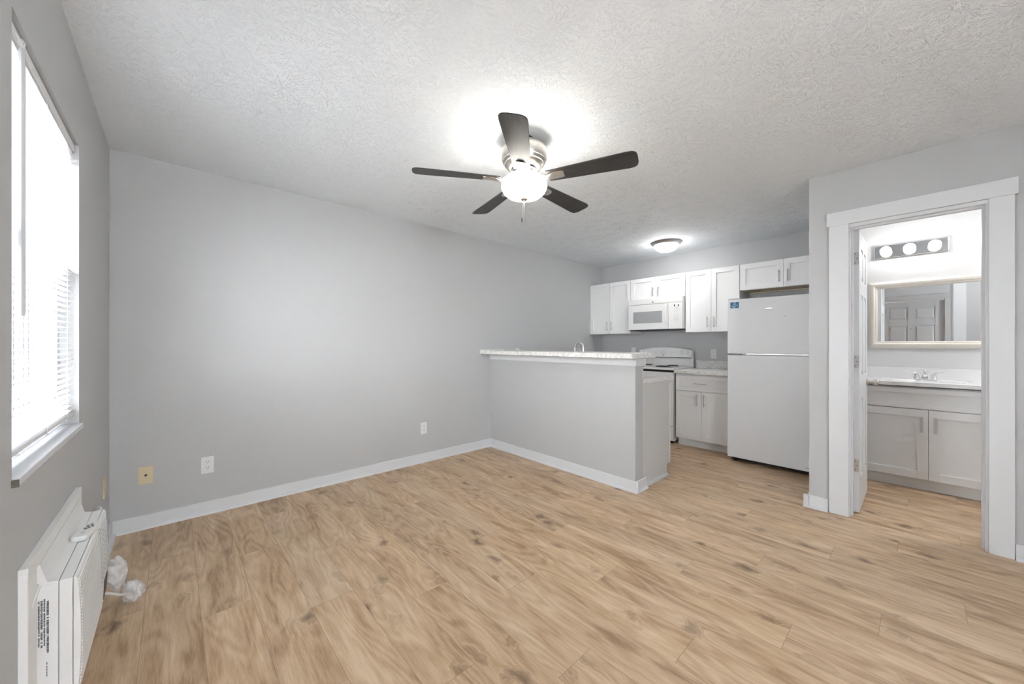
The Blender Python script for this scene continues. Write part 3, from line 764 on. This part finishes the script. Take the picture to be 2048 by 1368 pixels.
# peninsula base cabinet, lower and upper counters
pc = empty('peninsula_cabinet', (3.2, 2.5, 0), 'base cabinet with pale side panel behind the half wall', 'cabinet')
px1 = 3.452
mb = MB().prism([(PX1+.001, 0), (3.375, 0), (3.375, .10), (px1-.020, .10), (px1-.020, .878), (PX1+.001, .878)], 'y', PY+.012, PY+.030)
obj('side_panel', mb, M_cabside, pc, bevel=.001, label='pale grey laminate side panel')
obj('cabinet_body', MB().box(PX1+.002, px1-.021, PY+.0305, YN-.001, .10, .70).box(PX1+.002, 3.375, PY+.0305, YN-.001, 0, .10).box(3.424, px1-.021, PY+.0305, YN-.001, .70, .878), M_cab, pc)
for i, (a, b_) in enumerate(((PY+.014, 2.02), (2.024, 2.42), (2.424, 2.82), (2.824, YN-.01))):
    d = obj('door', shaker(MB(), px1, 1, a, b_, .098, .860), M_cab, pc, bevel=.0008)
    pull(d, px1, 1, b_-.04 if i % 2 == 0 else a+.04, .76)
mb = MB(); base_run(mb, 'x', PY+.012, -1, PX1+.04, 3.378, h=.014, t=.0, shoe=.020)
obj('shoe_molding', mb, M_trim, pc)
lc = empty('lower_countertop', (3.2, 2.5, .88), 'lower marble patterned counter behind the half wall', 'countertop')
mb = MB()
lx0, lx1, ly0, ly1, sz0, sz1 = PX1+.002, 3.478, PY-.008, YN-.001, .880, .917
sx0, sx1, sy0, sy1 = 3.10, 3.42, 2.02, 2.72
mb.box(lx0, sx0, ly0, ly1, sz0, sz1).box(sx1, lx1, ly0, ly1, sz0, sz1).box(sx0, sx1, ly0, sy0, sz0, sz1).box(sx0, sx1, sy1, ly1, sz0, sz1)
obj('slab', mb, M_marble, lc)
obj('backsplash', MB().box(PX1+.001, PX1+.018, ly0+.012, ly1, sz1, 1.0), M_marble, lc, bevel=.002)
uc = empty('bar_countertop', (2.83, 2.46, 1.094), 'raised marble patterned bar counter with rounded corners on the half wall', 'countertop')
ux0, ux1, uy0 = 2.630, 3.035, 1.500
r = .022
poly = [(ux0, YN-.001), (ux1, YN-.001)]
for i in range(7):
    a = -math.radians(90*i/6); poly.append((ux1-r+r*math.cos(a), uy0+r+r*math.sin(a)))
for i in range(7):
    a = -math.radians(90+90*i/6); poly.append((ux0+r+r*math.cos(a), uy0+r+r*math.sin(a)))
obj('slab', MB().prism(poly, 'z', 1.094, 1.138), M_marble, uc, bevel=.007)
obj('edge_cap', MB().box(ux0-.004, ux0+.03, YN-.006, YN-.001, 1.094, 1.142).box(ux0+.0, ux1-.05, YN-.008, YN-.001, 1.138, 1.146), M_plast, uc)
# sink and gooseneck faucet
sk = empty('kitchen_sink', (3.2, 2.42, .90), 'steel kitchen sink set in the lower counter behind the bar', 'sink')
mb = MB()
mb.box(sx0-.012, sx1+.012, sy0-.012, sy0+.004, .917, .921).box(sx0-.012, sx1+.012, sy1-.004, sy1+.012, .917, .921).box(sx0-.012, sx0+.004, sy0-.012, sy1+.012, .917, .921).box(sx1-.004, sx1+.012, sy0-.012, sy1+.012, .917, .921)
obj('rim', mb, M_steel, sk)
mb = MB().box(sx0+.002, sx0+.006, sy0+.002, sy1-.002, .74, .918).box(sx1-.006, sx1-.002, sy0+.002, sy1-.002, .74, .918).box(sx0+.002, sx1-.002, sy0+.002, sy0+.006, .74, .918).box(sx0+.002, sx1-.002, sy1-.006, sy1-.002, .74, .918).box(sx0+.002, sx1-.002, sy0+.002, sy1-.002, .736, .742)
obj('basin', mb, M_steel, sk)
fc_ = empty('kitchen_faucet', (3.066, 2.284, .917), 'chrome gooseneck faucet rising behind the bar counter', 'faucet')
bx, by = 3.066, 2.284
R_ = .060; dxn, dyn = -.55, .835
pts = [(bx, by, .917), (bx, by, 1.10), (bx, by, 1.165)]
# spout swings along the wall side towards the left end
for i in range(1, 11):
    a = PI*i/10
    pts.append((bx+.010*(1-math.cos(a)), by+R_*(1-math.cos(a)), 1.172+.054*math.sin(a)))
pts.append((bx+.020, by+2*R_, 1.145))
obj('gooseneck', MB().tube(pts, .0085, 12), M_chrome, fc_, smooth=True)
obj('spray_tip', MB().tube([(bx+.020, by+2*R_, 1.147), (bx+.020, by+2*R_, 1.120)], [.0105, .0095], 12), M_chrome, fc_, smooth=True)
obj('faucet_base', MB().lathe(bx, by, [(.024, .917), (.024, .930), (.015, .945), (.013, .99), (.0, .99)], 20), M_chrome, fc_, smooth=True)
obj('lever', MB().tube([(bx, by, .96), (bx+.05, by-.03, .985)], .004, 8), M_chrome, fc_)

# ------------------------------------------------------------------ refrigerator
fr = empty('refrigerator', (4.6, .96, 0), 'white top freezer refrigerator with a blue sticker', 'refrigerator')
ry0, ry1, rx = .575, 1.330, 4.240
obj('cabinet_shell', MB().box(rx+.068, 5.02, ry0+.004, ry1-.004, .055, 1.655), M_fridge, fr, bevel=.004)
fd = obj('freezer_door', MB().box(rx, rx+.064, ry0, ry1, 1.114, 1.668), M_fridge, fr, bevel=.006)
rd = obj('fridge_door', MB().box(rx, rx+.064, ry0, ry1, .052, 1.098), M_fridge, fr, bevel=.006)
obj('gasket', MB().box(rx+.012, rx+.068, ry0+.012, ry1-.012, 1.092, 1.118), M_lgrey, fr)
obj('door_grip', MB().box(rx-.001, rx+.010, ry0+.03, ry1-.17, 1.1085, 1.1135), M_steel, fd)
obj('hinge_cover', MB().box(rx+.004, rx+.062, 1.215, ry1-.006, 1.6685, 1.682), M_plast, fr, bevel=.004)
obj('middle_hinge', MB().box(rx-.002, rx+.04, ry1-.135, ry1-.012, 1.100, 1.112), M_chrome, fr, bevel=.001)
for y in (1.285, .62): obj('foot', MB().lathe(rx+.08, y, [(.02, 0), (.02, .02), (.010, .024), (.010, .056)], 14), M_black, fr)
obj('base_grille', MB().box(rx+.085, rx+.10, ry0+.01, ry1-.01, .01, .05), M_black, fr)
mb = MB().prism([(.965-.030, 1.5555), (.965, 1.5535), (.965+.030, 1.5555), (.965+.022, 1.5575), (.965, 1.559), (.965-.022, 1.5575)], 'x', rx-.0015, rx)
obj('brand_emblem', mb, M_nickel, fd, label='small chrome oval emblem')
obj('magnet_mark', MB().box(rx-.001, rx, .838, .848, 1.470, 1.473).box(rx-.001, rx, .825, .832, 1.470, 1.474), M_dark, fd)
obj('scratch_mark', MB().box(rx-.0008, rx, .672, .682, .082, .088).box(rx-.0008, rx, .660, .665, .080, .086), M_dark, rd)
sy0_, sy1_, sz_0, sz_1 = 1.224, 1.302, 1.5775, 1.640
st_ = tag(obj('sticker', MB().box(rx-.0012, rx-.0001, sy0_, sy1_, sz_0, sz_1), M_blue, None), 'small blue sticker with pale lettering, top left on the freezer door', 'sticker')
ymid = (sy0_+sy1_)/2
mb = MB(); rnd = random.Random(5)
for (w_, h_, zc, dy_) in ((.028, .008, 1.6315, 0), (.040, .009, 1.617, -.003), (.062, .0075, 1.6015, 0), (.034, .007, 1.590, .002)):
    y = ymid+w_/2+dy_
    while y > ymid-w_/2+dy_:
        g = .0042*rnd.uniform(.7, 1.3)
        if rnd.random() < .9: mb.box(rx-.0018, rx-.0011, y-g, y, zc-h_/2*rnd.uniform(.6, 1), zc+h_/2*rnd.uniform(.6, 1))
        y -= g+.0013
obj('lettering', mb, M_stext, st_)

# ------------------------------------------------------------------ stove
sv = empty('electric_range', (4.8, 2.36, 0), 'white electric coil stove against the kitchen wall', 'stove')
ty0, ty1, tx0 = 1.986, 2.738, 4.455
obj('oven_body', MB().box(tx0+.03, 5.07, ty0+.004, ty1-.004, .03, .868), M_appl, sv, bevel=.003)
ctp = obj('cooktop', MB().box(tx0, 5.03, ty0, ty1, .893, .918), M_appl, sv, bevel=.005)
obj('cooktop_shadow_gap', MB().box(tx0+.012, 5.03, ty0+.003, ty1-.003, .866, .894), M_black, sv)  # black slab stands in for the shadow under the cooktop edge
od = obj('oven_door', MB().box(tx0+.002, tx0+.032, ty0+.006, ty1-.006, .22, .866), M_appl, sv, bevel=.004)
obj('door_window', MB().box(tx0+.0, tx0+.003, ty0+.14, ty1-.14, .42, .66), M_black, od)
mb = MB().tube([(tx0-.035, ty0+.06, .80), (tx0-.035, ty1-.06, .80)], .011, 12)
for y in (ty0+.09, ty1-.09): mb.tube([(tx0+.003, y, .80), (tx0-.035, y, .80)], .008, 8)
obj('handle', mb, M_appl, od, smooth=True)
obj('storage_drawer', MB().box(tx0+.004, tx0+.032, ty0+.006, ty1-.006, .045, .212), M_appl, sv, bevel=.003)
for y in (ty0+.05, ty1-.05): obj('foot', MB().lathe(tx0+.06, y, [(.018, 0), (.018, .032)], 12), M_black, sv)
# arched backguard
def arch(z_end, z_mid, n=16):
    pts = []
    for i in range(n+1):
        t = i/n; y = ty0+.004+(ty1-ty0-.008)*t
        pts.append((y, z_end+(z_mid-z_end)*(1-(2*t-1)**2)))
    return pts
top = arch(1.128, 1.172)
obj('backguard', MB().prism([(ty1-.004, .90), (ty0+.004, .90)]+top, 'x', 5.030, 5.085), M_appl, sv, bevel=.006)
cp_top = [(y, z-.003) for y, z in top]
cpn = obj('control_panel', MB().prism([(ty1-.006, 1.030), (ty0+.006, 1.030)]+cp_top, 'x', 5.000, 5.031), M_appl, sv, bevel=.007)
obj('panel_gap', MB().box(5.004, 5.031, ty0+.02, ty1-.01, 1.024, 1.0305), M_dark, sv)
for y in (2.050, 2.120, 2.625, 2.690, 2.37):
    z = 1.105 if y != 2.37 else 1.098
    kb = obj('control_knob', MB().lathe(0, y, [(.026, 5.000), (.026, 4.992), (.020, 4.988), (.018, 4.974), (0, 4.973)], 24, 'x', z), M_appl, cpn, smooth=True)
    obj('knob_ridge', MB().box(4.968, 4.975, y-.003, y+.003, z-.016, z+.016), M_appl, kb, bevel=.001)
mb = MB()
for y in (2.050, 2.120):
    for i in range(7):
        a = math.radians(200+i*35); mb.box(4.9988, 5.0, y+.034*math.cos(a)-.003, y+.034*math.cos(a)+.003, 1.105+.034*math.sin(a)-.002, 1.105+.034*math.sin(a)+.002)
obj('burner_print', mb, M_lgrey, cpn)
mb = MB(); y = 2.37
for i in range(10):
    a = math.radians(190+i*18); mb.box(4.9988, 5.0, y+.036*math.cos(a)-.004, y+.036*math.cos(a)+.004, 1.104+.036*math.sin(a)-.003, 1.104+.036*math.sin(a)+.003)
mb.box(4.9988, 5.0, 2.36, 2.40, 1.046, 1.050).box(4.9988, 5.0, 2.364, 2.376, 1.048, 1.066)
obj('oven_dial_print', mb, M_lgrey, cpn)
obj('indicator_print', MB().box(4.9988, 5.0, 2.246, 2.254, 1.098, 1.103), M_lgrey, cpn)
mb = MB().box(4.9988, 5.0, 2.486, 2.494, 1.098, 1.103).box(4.9988, 5.0, 2.508, 2.514, 1.094, 1.10)
obj('indicator_print', mb, M_lgrey, cpn)
obj('brand_badge', MB().lathe(0, 2.012, [(.006, 5.0), (.006, 4.9985)], 12, 'x', 1.055), M_grey, cpn)
for cx, cy, rb in ((4.60, 2.18, .095), (4.88, 2.18, .075), (4.60, 2.55, .075), (4.88, 2.55, .095)):
    bn = obj('burner', MB().lathe(cx, cy, [(rb+.016, .918), (rb+.014, .9215), (rb+.004, .919), (rb*.5, .9185), (0, .9185)], 32), M_drip, sv, smooth=True, label='chrome drip bowl')
    pts = []
    for i in range(90):
        a = i/89*2*PI*3.6; rr2 = .018+(rb-.02)*i/89
        pts.append((cx+rr2*math.cos(a), cy+rr2*math.sin(a), .9285))
    obj('heating_coil', MB().tube(pts, .0045, 6), M_coil, bn, smooth=True, label='black spiral coil')

# ------------------------------------------------------------------ microwave
mw = empty('microwave', (4.9, 2.36, 1.40), 'white over the range microwave mounted above the stove', 'microwave')
my0, my1, mz0, mz1, mx = 1.986, 2.734, 1.402, 1.816, 4.700
obj('case', MB().box(mx+.03, XE-.001, my0, my1, mz0+.006, mz1), M_appl, mw, bevel=.003)
obj('vent_strip', MB().box(mx+.002, mx+.03, my0, my1, 1.744, mz1), M_appl, mw, bevel=.004)
lg = obj('brand_logo', MB().lathe(0, 2.375, [(.011, mx+.002), (.0105, mx+.0005), (.0, mx+.0005)], 24, 'x', 1.770), M_grey, mw, label='round grey logo')
mb = MB().lathe(0, 2.375, [(.0080, mx+.0007), (.0080, mx-.0001), (.0068, mx-.0001), (.0068, mx+.0007)], 20, 'x', 1.770)
obj('logo_ring', mb, M_plast, lg)
md_ = obj('door', MB().box(mx, mx+.029, 2.168, my1, mz0+.004, 1.741), M_appl, mw, bevel=.006)
obj('door_window', MB().box(mx-.001, mx+.002, 2.245, 2.655, 1.492, 1.648), M_mwwin, md_, bevel=.004)
mb = MB().loft([[(mx+.002, 2.172, z), (mx+.002, 2.205, z), (mx-d, 2.200, z), (mx-d, 2.177, z)] for z, d in ((1.475, .016), (1.50, .024), (1.60, .028), (1.70, .024), (1.73, .010))])
obj('handle', mb, M_appl, md_, smooth=True)
cpp = obj('control_panel', MB().box(mx, mx+.029, my0+.002, 2.164, mz0+.004, 1.741), M_appl, mw, bevel=.005)
obj('display', MB().box(mx-.001, mx+.001, 2.030, 2.090, 1.690, 1.715), M_black, cpp)
obj('display_digits', MB().box(mx-.0016, mx-.0008, 2.044, 2.074, 1.696, 1.711), M_lcd, cpp)
mb = MB()
for r_, zz in enumerate((1.66, 1.643)):
    for c_ in range(3): mb.box(mx-.0006, mx+.001, 2.033+c_*.024, 2.043+c_*.024, zz-.003, zz+.003)
for c_ in range(2): mb.box(mx-.0006, mx+.001, 2.042+c_*.034, 2.052+c_*.034, 1.584, 1.593)
mb.box(mx-.0006, mx+.001, 2.038, 2.084, 1.626, 1.6275).box(mx-.0006, mx+.001, 2.038, 2.084, 1.573, 1.5745)
for r_ in range(4):
    for c_ in range(3): mb.box(mx-.0006, mx+.001, 2.034+c_*.024, 2.042+c_*.024, 1.553-r_*.0185, 1.560-r_*.0185)
obj('keypad', mb, M_lgrey, cpp)
obj('underside', MB().box(mx+.015, XE-.03, my0+.01, my1-.01, mz0-.008, mz0+.006), M_darkmetal, mw)

# ------------------------------------------------------------------ bathroom
VX, vy0, vy1 = 4.535, -.53, .395
va = empty('vanity_cabinet', (4.8, -.06, 0), 'white shaker bathroom vanity with two doors', 'vanity')
obj('cabinet_body', MB().box(VX+.021, XE-.001, vy0, vy1, .105, .70).box(VX+.07, XE-.001, vy0, vy1, 0, .105).box(VX+.021, VX+.04, vy0, vy1, .70, .852).box(VX+.04, XE-.001, vy0, vy0+.018, .7, .852).box(VX+.04, XE-.001, vy1-.018, vy1, .7, .852), M_cab, va)
obj('toe_kick', MB().box(VX+.062, VX+.070, vy0, vy1, 0, .104), M_cab, va)
obj('filler_strip', MB().box(VX+.021, VX+.04, vy1, YP0-.001, 0, .852), M_cab, va)
obj('false_drawer', shaker(MB(), VX, -1, vy0+.003, vy1-.003, .676, .842, fr=.040), M_cab, va, bevel=.0008)
for a, b_, hy in ((vy0+.003, -.0615, -.097), (-.0585, vy1-.003, -.022)):
    d = obj('door', shaker(MB(), VX, -1, a, b_, .100, .670, fr=.062), M_cab, va, bevel=.0008)
    mb = MB().box(VX-.030, VX-.020, hy-.0075, hy+.0075, .488, .614)
    for dz in (-.045, .045): mb.box(VX-.022, VX, hy-.005, hy+.005, .551+dz-.005, .551+dz+.005)
    obj('handle', mb, M_steel, d, bevel=.001, label='flat satin steel handle')
vt = empty('vanity_countertop', (4.8, -.06, .862), 'white vanity top with moulded basin and backsplash', 'vanity top')
# top as a grid with an oval basin pressed in
tx_0, tx_1, t_y0, t_y1 = 4.520, XE-.001, -.545, YP0-.002
mb = MB(); NX, NY = 40, 60; V = {}
def bz(x, y):
    dx = (x-4.80)/.165; dy = (y+.06)/.215; q = dx*dx+dy*dy
    if q >= 1: return .892
    return .892-.12*(1-q**1.6)
for i in range(NX+1):
    for j in range(NY+1):
        x = tx_0+(tx_1-tx_0)*i/NX; y = t_y0+(t_y1-t_y0)*j/NY
        V[i, j] = mb.b.verts.new((x, y, bz(x, y)))
for i in range(NX):
    for j in range(NY): mb.b.faces.new((V[i, j], V[i+1, j], V[i+1, j+1], V[i, j+1]))
edge = [V[i, 0] for i in range(NX)]+[V[NX, j] for j in range(NY)]+[V[i, NY] for i in range(NX, 0, -1)]+[V[0, j] for j in range(NY, 0, -1)]
low = [mb.b.verts.new((v.co.x, v.co.y, .862)) for v in edge]
for i in range(len(edge)):
    j = (i+1) % len(edge); mb.b.faces.new((edge[i], edge[j], low[j], low[i]))
obj('basin_top', mb, M_basin, vt, smooth=True)
obj('backsplash', MB().box(XE-.022, XE-.001, t_y0, t_y1, .890, .990), M_basin, vt, bevel=.003)
obj('drain', MB().lathe(4.80, -.06, [(.02, .7725), (.02, .776), (0, .775)], 16), M_chrome, vt)
vf = empty('bathroom_faucet', (4.985, -.045, .892), 'chrome two handle faucet on the bathroom vanity', 'faucet')
fy = -.045; fx_ = 4.985
mb = MB().prism([(fx_-.025, fy-.075), (fx_+.022, fy-.075), (fx_+.022, fy+.075), (fx_-.025, fy+.075)], 'z', .892, .898)
obj('base_plate', mb, M_chrome, vf, bevel=.003)
rings = []
for t, w, hh, z in ((0, .026, .018, .897), (.0, .018, .018, .925), (.0, .012, .014, .940)):
    rings.append([(fx_-hh, fy-w, z), (fx_+hh, fy-w, z), (fx_+hh, fy+w, z), (fx_-hh, fy+w, z)])
obj('spout_body', MB().loft(rings), M_chrome, vf, bevel=.004, smooth=True)
obj('spout', MB().tube([(fx_, fy, .935), (fx_-.03, fy, .948), (fx_-.07, fy, .945), (fx_-.10, fy, .932)], [.014, .013, .012, .011], 12), M_chrome, vf, smooth=True)
obj('lift_knob', MB().sphere((fx_+.004, fy, .972), .012).tube([(fx_+.004, fy, .94), (fx_+.004, fy, .965)], .003, 8), M_chrome, vf, smooth=True)
for s_ in (-1, 1):
    yy_ = fy+s_*.052
    hb = obj('tap_handle', MB().lathe(fx_, yy_, [(.024, .897), (.020, .905), (.014, .935), (.012, .944), (0, .947)], 20), M_chrome, vf, smooth=True)
    obj('tap_lever', MB().tube([(fx_, yy_, .940), (fx_-.004, yy_+s_*.018, .953), (fx_-.006, yy_+s_*.045, .960), (fx_-.006, yy_+s_*.072, .962)], [.008, .006, .0045, .003], 10), M_chrome, hb, smooth=True)
# mirror
mr = empty('framed_mirror', (XE-.02, -.052, 1.175), 'champagne framed mirror above the bathroom vanity', 'mirror')
MY0, MY1, MZ0, MZ1, fw = -.430, .328, 1.172, 1.812, .066
prof = [(0, .0), (0, .016), (.010, .022), (.022, .034), (.038, .034), (.050, .024), (.054, .024), (.062, .018), (fw, .010), (fw, .0)]
rings = []
for (cy, cz, sy, sz) in ((MY0, MZ0, 1, 1), (MY1, MZ0, -1, 1), (MY1, MZ1, -1, -1), (MY0, MZ1, 1, -1)):
    rings.append([(XE-d-.0005, cy+sy*u_, cz+sz*u_) for u_, d in prof])
mb = MB(); RR = [[mb.b.verts.new(p) for p in r_] for r_ in rings]
for a in range(4):
    A, B = RR[a], RR[(a+1) % 4]
    for i in range(len(A)):
        j = (i+1) % len(A); mb.b.faces.new((A[i], A[j], B[j], B[i]))
obj('frame', mb, M_champagne, mr)
obj('mirror_glass', MB().box(XE-.009, XE-.003, MY0+fw-.004, MY1-fw+.004, MZ0+fw-.004, MZ1-fw+.004), M_mirror, mr)
# vanity light bar
lb_ = empty('vanity_light', (XE-.02, .05, 2.10), 'chrome bar light with three round lit bulbs above the mirror', 'wall light')
obj('light_bar', MB().box(XE-.028, XE-.001, -.189, .289, 2.042, 2.164), M_chrome, lb_, bevel=.005)
for y in (.205, .05, -.105):
    sk_ = obj('bulb_socket', MB().lathe(0, y, [(.022, XE-.028), (.022, XE-.040), (.016, XE-.050)], 20, 'x', 2.100), M_chrome, lb_, smooth=True)
    obj('bulb', MB().sphere((XE-.088, y, 2.100), .040), M_bulb, sk_, smooth=True, label='lit round bulb')
